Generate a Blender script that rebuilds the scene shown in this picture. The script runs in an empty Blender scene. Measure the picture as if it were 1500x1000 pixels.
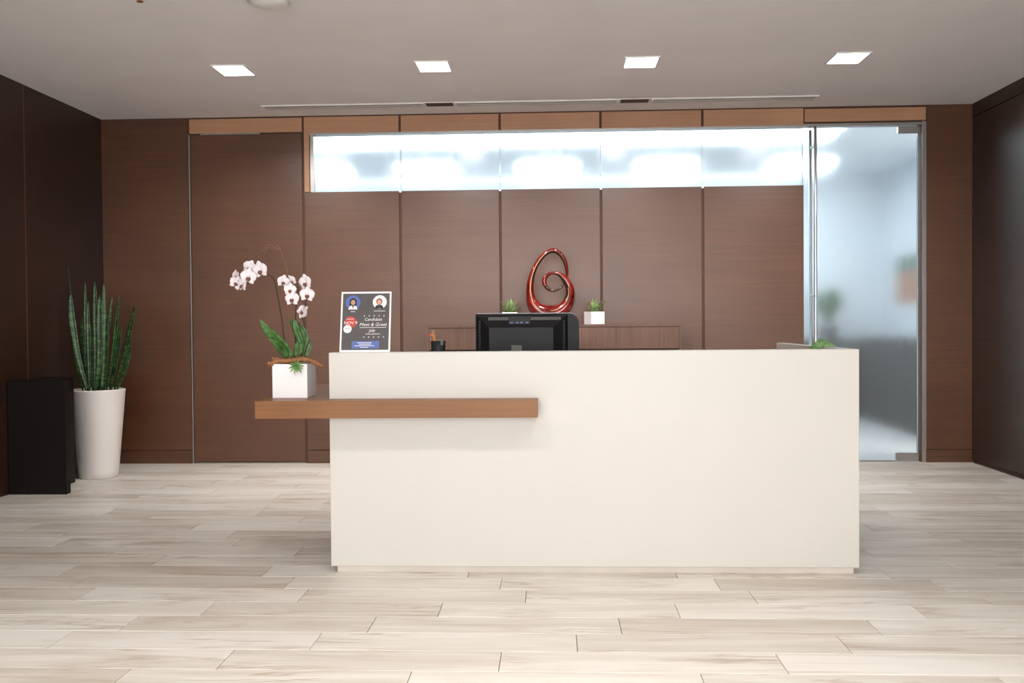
import bpy, bmesh, math, random
from mathutils import Vector, Matrix, Euler
random.seed(7)
S = bpy.context.scene
COL = S.collection
# ------------------------------------------------------------------ camera
CAM_H, FPX = 1.2, 1392.161
PITCH, YAW, ROLL = -0.0192, 0.0443, 0.0081
def cam_axes():
    cy, sy, cp, sp = math.cos(YAW), math.sin(YAW), math.cos(PITCH), math.sin(PITCH)
    fw = Vector((-sy*cp, cy*cp, sp)); r = Vector((cy, sy, 0)); u = r.cross(fw)
    c, s = math.cos(ROLL), math.sin(ROLL)
    return c*r - s*u, s*r + c*u, fw
RX, UX, FW = cam_axes()
cd = bpy.data.cameras.new('camera'); cam = bpy.data.objects.new('camera', cd); COL.objects.link(cam)
cd.sensor_fit = 'HORIZONTAL'; cd.sensor_width = 36.0; cd.lens = FPX*36.0/1500.0; cd.clip_start = 0.05; cd.clip_end = 100
m = Matrix((RX, UX, -FW)).transposed().to_4x4(); m.translation = (0, 0, CAM_H); cam.matrix_world = m
S.camera = cam
def at(px, py, Y):
    """the point of the room at depth Y that the photograph shows at (px, py)"""
    d = FW + RX*((px-750)/FPX) - UX*((py-500)/FPX)
    return Vector((0, 0, CAM_H)) + d*(Y/d.y)
# ------------------------------------------------------------------ world, exposure
w = bpy.data.worlds.new('world'); S.world = w; w.use_nodes = True
w.node_tree.nodes['Background'].inputs[0].default_value = (1.0, 0.99, 0.98, 1)
w.node_tree.nodes['Background'].inputs[1].default_value = 6.7   # bright overcast daylight outside the lobby windows
S.view_settings.view_transform = 'Standard'; S.view_settings.look = 'None'
S.view_settings.gamma = 1; S.view_settings.use_curve_mapping = False
S.view_settings.exposure = 0.42
S.cycles.use_denoising = True
S.cycles.max_bounces = 10; S.cycles.transmission_bounces = 8
S.cycles.caustics_reflective = False; S.cycles.caustics_refractive = False
LAMP_POWER = 14.5        # W of each recessed square downlight
LAMP_COL = (1.0, 0.965, 0.935)
CORR = 2.0               # brightness of the corridor behind the glass
CORR_COL = (0.86, 0.94, 1.0)
# ------------------------------------------------------------------ materials
def new_mat(name):
    m = bpy.data.materials.new(name); m.use_nodes = True
    return m, m.node_tree, m.node_tree.nodes['Principled BSDF']
def L(nt, a, b): nt.links.new(a, b)
def lin(c):
    return tuple((v/255/12.92 if v/255 <= .04045 else ((v/255+.055)/1.055)**2.4) for v in c) + (1,)
def math_n(nt, op, a, b=None, c=None):
    n = nt.nodes.new('ShaderNodeMath'); n.operation = op
    for i, v in enumerate((a, b, c)):
        if v is None: continue
        if isinstance(v, (int, float)): n.inputs[i].default_value = v
        else: L(nt, v, n.inputs[i])
    return n.outputs[0]
def noise(nt, vec, scale, detail=3, rough=.5, dist=0):
    n = nt.nodes.new('ShaderNodeTexNoise'); n.inputs['Scale'].default_value = scale
    n.inputs['Detail'].default_value = detail; n.inputs['Roughness'].default_value = rough
    n.inputs['Distortion'].default_value = dist
    if vec is not None: L(nt, vec, n.inputs['Vector'])
    return n.outputs['Fac']
def ramp(nt, fac, stops):
    n = nt.nodes.new('ShaderNodeValToRGB'); e = n.color_ramp.elements
    while len(e) < len(stops): e.new(.5)
    for i, (p, c) in enumerate(stops): e[i].position = p; e[i].color = c
    L(nt, fac, n.inputs[0]); return n.outputs[0]
def mixc(nt, fac, a, b, mode='MIX'):
    n = nt.nodes.new('ShaderNodeMix'); n.data_type = 'RGBA'; n.blend_type = mode
    for s, v in ((n.inputs[0], fac), (n.inputs[6], a), (n.inputs[7], b)):
        if isinstance(v, (int, float, tuple)): s.default_value = v
        else: L(nt, v, s)
    return n.outputs[2]
def bump(nt, b, h, strength=.1, dist=.002):
    n = nt.nodes.new('ShaderNodeBump'); n.inputs['Strength'].default_value = strength; n.inputs['Distance'].default_value = dist
    L(nt, h, n.inputs['Height']); L(nt, n.outputs[0], b.inputs['Normal'])
def plain(name, rgb, rough=.5, metal=0, var=.06, vscale=6, coat=0, spec=.5, trans=0):
    m, nt, b = new_mat(name)
    tc = nt.nodes.new('ShaderNodeTexCoord')
    f = noise(nt, tc.outputs['Object'], vscale, 3)
    c = lin(rgb); d = tuple(v*(1-var) for v in c[:3])+(1,); l = tuple(min(1, v*(1+var)) for v in c[:3])+(1,)
    L(nt, ramp(nt, f, ((.3, d), (.7, l))), b.inputs['Base Color'])
    b.inputs['Roughness'].default_value = rough; b.inputs['Metallic'].default_value = metal
    b.inputs['Coat Weight'].default_value = coat; b.inputs['Specular IOR Level'].default_value = spec
    b.inputs['Coat Roughness'].default_value = .08
    return m
def wood(name, dark, light, grain='x', rough=.4, spec=.5, fine=90, coat=0):
    m, nt, b = new_mat(name)
    g = nt.nodes.new('ShaderNodeNewGeometry'); sp = nt.nodes.new('ShaderNodeSeparateXYZ'); L(nt, g.outputs['Position'], sp.inputs[0])
    X, Y, Z = sp.outputs
    if grain == 'x': u, v, w_ = X, math_n(nt, 'ADD', Z, Y), Y
    elif grain == 'y': u, v, w_ = Y, math_n(nt, 'ADD', Z, X), X
    else: u, v, w_ = Z, math_n(nt, 'ADD', X, Y), Y
    oi = nt.nodes.new('ShaderNodeObjectInfo')
    off = math_n(nt, 'MULTIPLY', oi.outputs['Random'], 31.0)
    def vec(su, sv):
        n = nt.nodes.new('ShaderNodeCombineXYZ'); L(nt, math_n(nt, 'MULTIPLY', u, su), n.inputs[0]); L(nt, math_n(nt, 'MULTIPLY', v, sv), n.inputs[1]); L(nt, off, n.inputs[2]); return n.outputs[0]
    f1 = noise(nt, vec(1.6, fine), 1, 4, .6)
    f2 = noise(nt, vec(.9, 14), 1, 3, .55, .3)
    f3 = noise(nt, vec(1.5, 1.5), 1, 3, .5)
    a = math_n(nt, 'ADD', math_n(nt, 'MULTIPLY', f1, .36), math_n(nt, 'MULTIPLY', f2, .22))
    a = math_n(nt, 'ADD', a, math_n(nt, 'MULTIPLY', f3, .42))
    a = math_n(nt, 'ADD', a, math_n(nt, 'MULTIPLY', math_n(nt, 'SUBTRACT', oi.outputs['Random'], .5), .05))
    L(nt, ramp(nt, a, ((.34, lin(dark)), (.66, lin(light)))), b.inputs['Base Color'])
    L(nt, math_n(nt, 'ADD', math_n(nt, 'MULTIPLY', f1, .22), rough-.11), b.inputs['Roughness'])
    b.inputs['Specular IOR Level'].default_value = spec
    b.inputs['Coat Weight'].default_value = coat; b.inputs['Coat Roughness'].default_value = .3
    bump(nt, b, f1, .12, .0015)
    return m
def emission(name, col, strength):
    m = bpy.data.materials.new(name); m.use_nodes = True; nt = m.node_tree
    nt.nodes.remove(nt.nodes['Principled BSDF']); e = nt.nodes.new('ShaderNodeEmission')
    e.inputs[0].default_value = (*col, 1); e.inputs[1].default_value = strength
    L(nt, e.outputs[0], nt.nodes['Material Output'].inputs[0]); return m
def frosted(name, rough=.2, milky=.12):
    m = bpy.data.materials.new(name); m.use_nodes = True; nt = m.node_tree
    nt.nodes.remove(nt.nodes['Principled BSDF'])
    gl = nt.nodes.new('ShaderNodeBsdfGlass'); gl.inputs['Roughness'].default_value = rough; gl.inputs['IOR'].default_value = 1.45
    gl.inputs['Color'].default_value = (.95, .985, .99, 1)
    g = nt.nodes.new('ShaderNodeNewGeometry'); mp = nt.nodes.new('ShaderNodeMapping'); mp.inputs['Scale'].default_value = (22, 1, .35)
    L(nt, g.outputs['Position'], mp.inputs[0]); f = noise(nt, mp.outputs[0], 1, 3, .6)
    L(nt, math_n(nt, 'ADD', math_n(nt, 'MULTIPLY', f, .10), rough-.05), gl.inputs['Roughness'])
    tr = nt.nodes.new('ShaderNodeBsdfTranslucent'); tr.inputs[0].default_value = (.85, .92, .95, 1)
    df = nt.nodes.new('ShaderNodeBsdfDiffuse'); df.inputs[0].default_value = (.85, .92, .95, 1)
    a = nt.nodes.new('ShaderNodeMixShader'); L(nt, tr.outputs[0], a.inputs[1]); L(nt, df.outputs[0], a.inputs[2])
    mx = nt.nodes.new('ShaderNodeMixShader'); mx.inputs[0].default_value = milky
    L(nt, gl.outputs[0], mx.inputs[1]); L(nt, a.outputs[0], mx.inputs[2])
    L(nt, mx.outputs[0], nt.nodes['Material Output'].inputs[0]); return m
def plank_mat():
    m, nt, b = new_mat('floor_plank')
    g = nt.nodes.new('ShaderNodeNewGeometry'); sp = nt.nodes.new('ShaderNodeSeparateXYZ'); L(nt, g.outputs['Position'], sp.inputs[0])
    oi = nt.nodes.new('ShaderNodeObjectInfo'); rnd = oi.outputs['Random']
    off = math_n(nt, 'MULTIPLY', rnd, 57.0)
    def vec(su, sv, k=1.0):
        n = nt.nodes.new('ShaderNodeCombineXYZ'); L(nt, math_n(nt, 'MULTIPLY', sp.outputs[0], su), n.inputs[0]); L(nt, math_n(nt, 'MULTIPLY', sp.outputs[1], sv), n.inputs[1]); L(nt, math_n(nt, 'MULTIPLY', off, k), n.inputs[2]); return n.outputs[0]
    broad = noise(nt, vec(.9, 7), 1, 3, .55, .8)
    fine = noise(nt, vec(2.2, 60), 1, 4, .6)
    vein = noise(nt, vec(1.1, 11, 1.7), 1, 4, .6, 1.2)
    rv = math_n(nt, 'ABSOLUTE', math_n(nt, 'SUBTRACT', vein, .5))
    patch = noise(nt, vec(1.7, 5, 2.3), 1, 2, .5)
    tone = math_n(nt, 'ADD', math_n(nt, 'MULTIPLY', broad, .58), math_n(nt, 'MULTIPLY', fine, .24))
    tone = math_n(nt, 'ADD', tone, math_n(nt, 'MULTIPLY', rnd, .22))
    base = ramp(nt, tone, ((.30, lin((188, 177, 163))), (.45, lin((209, 202, 191))), (.62, lin((228, 224, 216)))))
    vm = math_n(nt, 'MULTIPLY', ramp(nt, rv, ((.0, (1, 1, 1, 1)), (.05, (0, 0, 0, 1)))), ramp(nt, patch, ((.48, (0, 0, 0, 1)), (.62, (1, 1, 1, 1)))))
    L(nt, mixc(nt, math_n(nt, 'MULTIPLY', vm, .7), base, lin((170, 150, 130))), b.inputs['Base Color'])
    L(nt, math_n(nt, 'ADD', math_n(nt, 'MULTIPLY', fine, .15), .36), b.inputs['Roughness'])
    b.inputs['Specular IOR Level'].default_value = .4
    bump(nt, b, fine, .08, .001)
    return m
def snake_mat():
    m, nt, b = new_mat('snake_leaf')
    tc = nt.nodes.new('ShaderNodeTexCoord'); mp = nt.nodes.new('ShaderNodeMapping'); mp.inputs['Scale'].default_value = (14, 14, 60)
    L(nt, tc.outputs['Object'], mp.inputs[0]); f = noise(nt, mp.outputs[0], 1, 3, .6, .5)
    L(nt, ramp(nt, f, ((.36, lin((20, 44, 22))), (.5, lin((40, 74, 36))), (.66, lin((80, 116, 62))))), b.inputs['Base Color'])
    b.inputs['Roughness'].default_value = .4; return m
def leaf_mat(name, a, c, rough=.35):
    m, nt, b = new_mat(name)
    tc = nt.nodes.new('ShaderNodeTexCoord'); f = noise(nt, tc.outputs['Object'], 45, 3)
    L(nt, ramp(nt, f, ((.35, lin(a)), (.65, lin(c)))), b.inputs['Base Color']); b.inputs['Roughness'].default_value = rough
    return m
M = {}
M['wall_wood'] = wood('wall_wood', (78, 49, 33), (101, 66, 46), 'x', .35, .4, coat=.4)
M['head_wood'] = wood('head_wood', (168, 122, 92), (192, 148, 116), 'x', .4, .4)
M['side_wood'] = wood('side_wood', (42, 25, 16), (58, 36, 25), 'y', .38, .4)  # side walls, a darker brown than the back wall
M['shelf_wood'] = wood('shelf_wood', (112, 70, 38), (144, 97, 58), 'x', .4, .35)
M['cred_wood'] = wood('cred_wood', (78, 54, 45), (122, 92, 78), 'z', .45, .4, 110)
M['dark_wood'] = wood('dark_wood', (16, 11, 9), (26, 18, 15), 'z', .5, .2)
M['reveal'] = plain('reveal', (80, 53, 41), .7)
M['copper'] = plain('copper_tone', (150, 96, 66), .4, .6)
M['plank'] = plank_mat()
M['grout'] = plain('grout', (166, 155, 143), .8)
M['ceiling'] = plain('ceiling_paint', (246, 243, 245), .85, 0, .02, 2)
M['plaster'] = plain('plaster', (225, 218, 208), .8, 0, .02, 2)
M['desk'] = plain('desk_white', (208, 205, 199), .38, 0, .012, 1.5)
M['white_metal'] = plain('white_metal', (235, 233, 230), .4)
M['slot_dark'] = plain('slot_dark', (70, 66, 64), .7)
M['slot_brown'] = plain('slot_brown', (84, 62, 52), .8)
M['steel'] = plain('brushed_steel', (222, 222, 224), .38, .9, .05, 20)
M['alu'] = plain('aluminium', (165, 160, 155), .35, .9, .05, 20)
M['glass'] = frosted('frosted_glass', .155, .05)
M['glass_edge'] = plain('glass_edge', (190, 222, 222), .2)
M['lens'] = emission('lamp_lens', (1, .98, .95), 9.0)
M['corr_lens'] = emission('corridor_lamp', CORR_COL, 6.0*CORR)
M['corr_strip'] = emission('corridor_strip', CORR_COL, 4.0*CORR)
M['corr_cove'] = emission('corridor_cove', CORR_COL, 1.0*CORR)
M['corr_wall'] = plain('corridor_wall', (226, 232, 238), .8, 0, .02, 2)
M['corr_floor'] = plain('corridor_floor', (190, 188, 186), .6, 0, .05, 3)
M['corr_dark'] = plain('corridor_dark', (66, 60, 58), .6)
M['paint_orange'] = plain('paint_orange', (182, 134, 106), .7, 0, .2, 5)
M['paint_green'] = plain('paint_green', (104, 124, 112), .7, 0, .2, 5)
M['pot_white'] = plain('pot_white', (232, 226, 222), .35, 0, .012)
M['ceramic'] = plain('ceramic_white', (240, 240, 242), .3, 0, .012)
M['soil'] = plain('soil', (70, 52, 40), .95, 0, .5, 90)
M['snake'] = snake_mat()
M['orchid_leaf'] = leaf_mat('orchid_leaf', (46, 84, 38), (84, 124, 60))
M['succ'] = leaf_mat('succulent', (74, 120, 62), (126, 164, 98), .5)
M['haw'] = leaf_mat('haworthia', (66, 108, 58), (150, 172, 110), .5)
M['pale_edge'] = plain('pale_edge', (214, 190, 170), .6)
M['stem'] = plain('stem', (62, 50, 38), .6, 0, .2, 40)
M['twig'] = plain('twig', (150, 108, 72), .8, 0, .2, 40)
M['drift'] = plain('driftwood', (150, 104, 66), .85, 0, .35, 60)
M['petal'] = plain('petal', (240, 232, 236), .55, 0, .03, 40)
M['lip'] = plain('petal_lip', (132, 84, 74), .5, 0, .3, 80)
M['black_plastic'] = plain('black_plastic', (22, 22, 25), .5, 0, .05, 30, 0, .3)
M['black_mesh'] = plain('black_mesh', (26, 27, 30), .6, 0, .3, 120)
M['grey_plastic'] = plain('grey_plastic', (92, 90, 88), .5)
M['silver'] = plain('silver', (170, 170, 172), .35, .5)
M['usb'] = plain('usb_blue', (92, 120, 210), .4)
M['slit'] = plain('slit', (150, 148, 146), .6)
M['screen'] = plain('screen', (12, 12, 14), .15)
M['paper'] = plain('paper', (244, 243, 244), .6, 0, .01)
M['print_dark'] = plain('print_dark', (82, 78, 78), .6, 0, .08, 30)
M['print_blue'] = plain('print_blue', (88, 112, 176), .6)
M['print_white'] = plain('print_white', (238, 236, 236), .6, 0, .01)
M['print_red'] = plain('print_red', (190, 68, 58), .6)
M['skin'] = plain('print_skin', (196, 150, 124), .6)
M['skin2'] = plain('print_skin_pale', (226, 160, 136), .6)
M['hair_dark'] = plain('print_hair_dark', (34, 30, 32), .6)
M['hair_brown'] = plain('print_hair_brown', (110, 72, 52), .6)
M['orange'] = plain('orange_pen', (232, 120, 62), .5)
M['pencil'] = plain('pencil_wood', (196, 154, 110), .6)
M['toe'] = plain('toe_kick', (222, 214, 204), .6)
def red_mat():
    m, nt, b = new_mat('red_glaze')
    tc = nt.nodes.new('ShaderNodeTexCoord'); f = noise(nt, tc.outputs['Object'], 60, 4, .7); g = noise(nt, tc.outputs['Object'], 7, 3)
    a = math_n(nt, 'ADD', math_n(nt, 'MULTIPLY', f, .45), math_n(nt, 'MULTIPLY', g, .55))
    L(nt, ramp(nt, a, ((.36, lin((60, 11, 9))), (.52, lin((118, 22, 16))), (.66, lin((150, 42, 28))))), b.inputs['Base Color'])
    b.inputs['Roughness'].default_value = .12; b.inputs['Coat Weight'].default_value = .7; b.inputs['Coat Roughness'].default_value = .04
    return m
M['red'] = red_mat()
M['brown_glaze'] = plain('brown_glaze', (58, 32, 22), .15, 0, .3, 40, .6)
M['gilt'] = plain('gilt', (206, 160, 128), .3, .1, .15, 60)
# ------------------------------------------------------------------ geometry helpers
def obj(name, verts, faces, mat, parent=None, smooth=False, local=False, loc=None):
    me = bpy.data.meshes.new(name)
    o0 = Vector((0, 0, 0))
    if parent is not None and not local:
        o0 = Vector(parent.get('_o', (0, 0, 0)))
    if loc is not None: o0 = Vector(loc)
    me.from_pydata([tuple(Vector(v)-(o0 if not local else Vector((0, 0, 0)))) for v in verts], [], faces)
    bm = bmesh.new(); bm.from_mesh(me); bmesh.ops.recalc_face_normals(bm, faces=bm.faces); bm.to_mesh(me); bm.free()
    if smooth: me.shade_smooth()
    me.materials.append(M[mat] if isinstance(mat, str) else mat)
    o = bpy.data.objects.new(name, me); COL.objects.link(o)
    if parent is not None: o.parent = parent; o['_o'] = tuple(parent.get('_o', (0, 0, 0)))
    elif loc is not None: o.location = loc; o['_o'] = tuple(loc)
    else: o['_o'] = (0, 0, 0)
    return o
def thing(name, label, cat, loc=(0, 0, 0), group=None, rot=None):
    o = bpy.data.objects.new(name, None); COL.objects.link(o); o.location = loc; o['_o'] = tuple(loc)
    o.empty_display_size = .1
    if rot: o.rotation_euler = rot
    return tag(o, label, cat, group)
def tag(o, label, cat, group=None, kind=None):
    o['label'] = label; o['category'] = cat
    if group: o['group'] = group
    if kind: o['kind'] = kind
    return o
def boxes(lst, bevel=0, seg=1):
    bm = bmesh.new()
    for (x0, x1, y0, y1, z0, z1) in lst:
        r = bmesh.ops.create_cube(bm, size=1)
        bmesh.ops.scale(bm, vec=(x1-x0, y1-y0, z1-z0), verts=r['verts']); bmesh.ops.translate(bm, vec=((x0+x1)/2, (y0+y1)/2, (z0+z1)/2), verts=r['verts'])
    if bevel: bmesh.ops.bevel(bm, geom=bm.edges[:], offset=bevel, segments=seg, affect='EDGES', profile=.5)
    bm.verts.ensure_lookup_table(); V = [v.co.copy() for v in bm.verts]; idx = {v: i for i, v in enumerate(bm.verts)}
    F = [[idx[v] for v in f.verts] for f in bm.faces]; bm.free(); return V, F
def box(name, b, mat, parent=None, bevel=0, seg=1, **k):
    V, F = boxes([b], bevel, seg); return obj(name, V, F, mat, parent, **k)
def multi(name, lst, mat, parent=None, bevel=0, **k):
    V, F = boxes(lst, bevel); return obj(name, V, F, mat, parent, **k)
def catmull(pts, n=8):
    P = [Vector(p) for p in pts]; P = [2*P[0]-P[1]]+P+[2*P[-1]-P[-2]]; out = []
    for i in range(1, len(P)-2):
        a, b, c, d = P[i-1:i+3]
        for k in range(n):
            t = k/n; out.append(.5*((2*b)+(c-a)*t+(2*a-5*b+4*c-d)*t*t+(3*b-a-3*c+d)*t**3))
    out.append(P[-2]); return out
def lerp_list(v, n):
    out = []
    for i in range(n):
        t = i/(n-1)*(len(v)-1); k = min(int(t), len(v)-2); out.append(v[k]+(v[k+1]-v[k])*(t-k))
    return out
def tube(pts, radii, seg=8, flat=None):
    """sweep; flat=(axis Vector, radii2): elliptical section with radii2 along the axis"""
    V, F = [], []; n = len(pts); r = lerp_list(list(radii), n) if len(radii) != n else list(radii)
    r2 = None
    if flat: r2 = lerp_list(list(flat[1]), n)
    prev = None
    for i, p in enumerate(pts):
        t = (pts[min(i+1, n-1)]-pts[max(i-1, 0)]).normalized()
        if flat: b = Vector(flat[0]); a = b.cross(t).normalized()
        else:
            if prev is None: prev = t.orthogonal().normalized()
            a = (prev - t*prev.dot(t)).normalized(); prev = a; b = t.cross(a)
        for k in range(seg):
            w_ = 2*math.pi*k/seg
            V.append(p + a*(math.cos(w_)*r[i]) + b*(math.sin(w_)*(r2[i] if r2 else r[i])))
    for i in range(n-1):
        for k in range(seg): F.append((i*seg+k, i*seg+(k+1) % seg, (i+1)*seg+(k+1) % seg, (i+1)*seg+k))
    F.append(tuple(range(seg))[::-1]); F.append(tuple((n-1)*seg+k for k in range(seg)))
    return V, F
def lathe(profile, seg=32, c=(0, 0, 0)):
    V, F = [], []; n = len(profile)
    for r, z in profile:
        for k in range(seg):
            a = 2*math.pi*k/seg; V.append(Vector((c[0]+r*math.cos(a), c[1]+r*math.sin(a), c[2]+z)))
    for i in range(n-1):
        for k in range(seg): F.append((i*seg+k, i*seg+(k+1) % seg, (i+1)*seg+(k+1) % seg, (i+1)*seg+k))
    F.append(tuple(range(seg))[::-1]); F.append(tuple((n-1)*seg+k for k in range(seg)))
    return V, F
def blade(pts, widths, side, normal, thick=.002, fold=.15, n=7):
    """a leaf: ribbon along pts, widths per control point, V-folded, with thickness"""
    P = catmull(pts, n); N = len(P); W = lerp_list(widths, N); V, F = [], []
    side = Vector(side).normalized(); normal = Vector(normal).normalized()
    for s in (1, -1):
        for i, p in enumerate(P):
            h = W[i]/2
            for q in (-1, -.5, 0, .5, 1):
                V.append(p + side*(q*h) + normal*(abs(q)*h*fold*2) + normal*(s*thick/2*(1-abs(q)*.7)))
    def id_(s, i, q): return s*N*5+i*5+q
    for i in range(N-1):
        for q in range(4):
            F.append((id_(0, i, q), id_(0, i, q+1), id_(0, i+1, q+1), id_(0, i+1, q)))
            F.append((id_(1, i, q), id_(1, i+1, q), id_(1, i+1, q+1), id_(1, i, q+1)))
        for q in (0, 4): F.append((id_(0, i, q), id_(0, i+1, q), id_(1, i+1, q), id_(1, i, q)))
    for i in (0, N-1):
        for q in range(4): F.append((id_(0, i, q), id_(0, i, q+1), id_(1, i, q+1), id_(1, i, q)))
    return V, F
def copy_tree(o, parent=None):
    c = o.copy(); COL.objects.link(c); c.parent = parent
    for ch in list(o.children):
        if ch.name not in done: copy_tree(ch, c)
    return c
done = set()
def struct(o, label, cat):
    return tag(o, label, cat, kind='structure')
# ------------------------------------------------------------------ the room shell
XL, XR, YB, H, YF = -3.923, 3.504, 8.134, 3.0, -4.2
D0, D1 = -3.147, -2.151            # wooden door
SE = [-2.151, -1.311, -.452, .407, 1.266, 2.110]   # panel seams
XJ = 3.129
ZB, ZT = 2.343, 2.834              # clerestory
# floor
floor = box('floor', (XL-.1, XR+.1, YF-.1, 8.30, -.06, -.009), 'grout'); struct(floor, 'pale wood-look plank tile floor of the lobby', 'floor')
PW, PL, Y0 = .2017, .99, 4.46
known = {0: .737, 1: .858, 2: .504, 3: .253, 4: .077, 5: .79, 6: .49}
shared = {}
def plank(x0, x1, y0, y1):
    x0, x1, y0, y1 = x0+.0012, x1-.0012, y0+.0012, y1-.0012
    key = (round(x1-x0, 4), round(y1-y0, 4))
    loc = ((x0+x1)/2, (y0+y1)/2, 0)
    if key not in shared:
        hx, hy = (x1-x0)/2, (y1-y0)/2; e = .0015
        V = [(-hx, -hy, -.010), (hx, -hy, -.010), (hx, hy, -.010), (-hx, hy, -.010), (-hx, -hy, -e), (hx, -hy, -e), (hx, hy, -e), (-hx, hy, -e), (-hx+e, -hy+e, 0), (hx-e, -hy+e, 0), (hx-e, hy-e, 0), (-hx+e, hy-e, 0)]
        F = [(0, 1, 5, 4), (1, 2, 6, 5), (2, 3, 7, 6), (3, 0, 4, 7), (4, 5, 9, 8), (5, 6, 10, 9), (6, 7, 11, 10), (7, 4, 8, 11), (8, 9, 10, 11), (3, 2, 1, 0)]
        o = obj('plank', V, F, 'plank', floor, local=True); shared[key] = o.data
    else:
        o = bpy.data.objects.new('plank', shared[key]); COL.objects.link(o); o.parent = floor
    o.location = loc; return o
for r in range(-19, 10):           # rows towards the back wall are negative
    ya, yb = Y0-(r+1)*PW, Y0-r*PW
    if ya > YB+.1: continue
    yb = min(yb, YB+.13)
    ph = known.get(r, random.uniform(0, PL))
    x = ph - math.ceil((ph-XL)/PL)*PL
    while x < XR:
        a, b = max(x, XL), min(x+PL, XR)
        if b-a > .02: plank(a, b, ya, yb)
        x += PL
yend = Y0-10*PW
pf = box('plank_field', (XL, XR, YF, yend-.002, -.009, 0), 'plank', floor); pf['kind'] = 'stuff'
# ceiling
ceil = box('ceiling', (XL-.1, XR+.1, YF-.1, YB+.15, H, H+.1), 'ceiling'); struct(ceil, 'flat white painted ceiling with recessed square lights', 'ceiling')
# side walls
wl = box('wall_left', (XL-.1, XL-.022, YF, YB+.15, 0, H), 'reveal'); struct(wl, 'dark wood panelled wall beside the snake plant', 'wall')
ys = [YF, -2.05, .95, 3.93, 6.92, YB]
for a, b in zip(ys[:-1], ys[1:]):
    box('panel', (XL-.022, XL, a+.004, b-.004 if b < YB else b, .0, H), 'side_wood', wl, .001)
box('lit_edge', (XL-.012, XL+.001, 6.9165, 6.9235, .0, H), 'copper', wl)  # coppery strip paints in the lit edge of the panel joint
wr = box('wall_right', (XR+.022, XR+.1, YF, YB+.15, 0, H), 'reveal'); struct(wr, 'dark wood panelled wall near the glass door', 'wall')
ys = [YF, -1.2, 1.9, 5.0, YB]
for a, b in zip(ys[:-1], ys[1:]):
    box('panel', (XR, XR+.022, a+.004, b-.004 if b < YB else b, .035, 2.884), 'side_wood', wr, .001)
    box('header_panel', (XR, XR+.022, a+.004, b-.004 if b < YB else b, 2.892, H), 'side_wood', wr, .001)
WX, WZ0, WZ1 = 3.1, .12, 2.92
wf = multi('wall_front', [(XL-.1, -WX, YF-.1, YF, 0, H), (WX, XR+.1, YF-.1, YF, 0, H), (-WX, WX, YF-.1, YF, 0, WZ0), (-WX, WX, YF-.1, YF, WZ1, H)], 'plaster'); struct(wf, 'off-white plaster wall opposite the panelled wall', 'wall')
w2 = thing('window_2', 'wide lobby window with slim metal mullions facing the desk', 'window', (0, YF, WZ0)); w2['kind'] = 'structure'
for k in range(5):
    x = -WX+k*2*WX/4; box('mullion', (x-.025, x+.025, YF-.08, YF-.02, WZ0, WZ1), 'alu', w2)
for z in (WZ0, WZ1-.05): box('rail', (-WX, WX, YF-.08, YF-.02, z, z+.05), 'alu', w2)
pl = bpy.data.lights.new('daylight_portal', 'AREA'); pl.shape = 'RECTANGLE'; pl.size = 2*WX; pl.size_y = WZ1-WZ0; pl.cycles.is_portal = True
po = bpy.data.objects.new('daylight_portal', pl); COL.objects.link(po); po.location = (0, YF-.01, (WZ0+WZ1)/2); po.rotation_euler = (math.radians(90), 0, 0)
# back wall
YP = YB+.010     # rear of the panels
wb = multi('wall_back', [(XL-.1, -2.10, YP, YP+.12, 0, H), (-2.10, SE[5], YP, YP+.12, 0, ZB-.012), (-2.10, XJ-.036, YP, YP+.12, ZT+.02, H), (XJ-.036, XR+.1, YP, YP+.12, 0, H)], 'reveal')
struct(wb, 'brown wood panelled wall behind the reception desk', 'wall')
g = .0105
def panel(name, x0, x1, z0, z1, mat='wall_wood', y0=YB, y1=YP):
    return box(name, (x0, x1, y0, y1, z0, z1), mat, wb, .0012)
panel('panel', XL, D0-.012, .118, H-.012); panel('base_panel', XL, D0-.012, 0, .110)
panel('header_panel', D0+.004, D1-.008, 2.862, H-.016, 'head_wood', YB-.006)
for i in range(5):
    a, b = SE[i]+g, SE[i+1]-g
    if i == 4: b = SE[5]
    panel('panel', a, b, .118, ZB); panel('base_panel', a, b, 0, .110)
    panel('header_panel', a, b, 2.850, H-.012, 'head_wood')
panel('stile', SE[0]+g, -2.096, ZB+.003, 2.872, 'head_wood', YB-.004)
panel('header_panel', SE[5]+g, XJ-.008, 2.872, H-.02, 'head_wood', YB-.004)
panel('panel', XJ, XR, .112, H-.010); panel('base_panel', XJ-.004, XR, 0, .104)
# wooden door
d1 = thing('door_1', 'tall flush brown wooden door beside the snake plant corner', 'door', (D0, YB, 0)); d1['kind'] = 'structure'
box('door_leaf', (D0+.012, D1-.010, YB, YP, .012, 2.848), 'wall_wood', d1, .0015)
box('jamb_strip', (D0-.006, D0+.006, YB-.003, YP, 0, 2.852), 'alu', d1)
box('threshold', (D0+.02, D1, YB-.012, YP, 0, .009), 'alu', d1)
box('door_closer_rail', (D0+.10, D0+.62, YB-.003, YP, 2.8495, 2.861), 'alu', d1)
# clerestory window
w1 = thing('window_1', 'long frosted clerestory window glowing above the wood panels', 'window', (-2.096, YB, ZB)); w1['kind'] = 'structure'
for i in range(5):
    a, b = (SE[i]+.004 if i else -2.07), SE[i+1]-.004
    box('pane', (a, b, YB+.045, YB+.057, ZB-.008, ZT+.004), 'glass', w1)
multi('window_frame', [(-2.096, -2.064, YB+.02, YB+.08, ZB-.004, ZT+.018), (-2.096, SE[5], YB+.004, YB+.10, ZT+.001, ZT+.016)], 'alu', w1)
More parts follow.
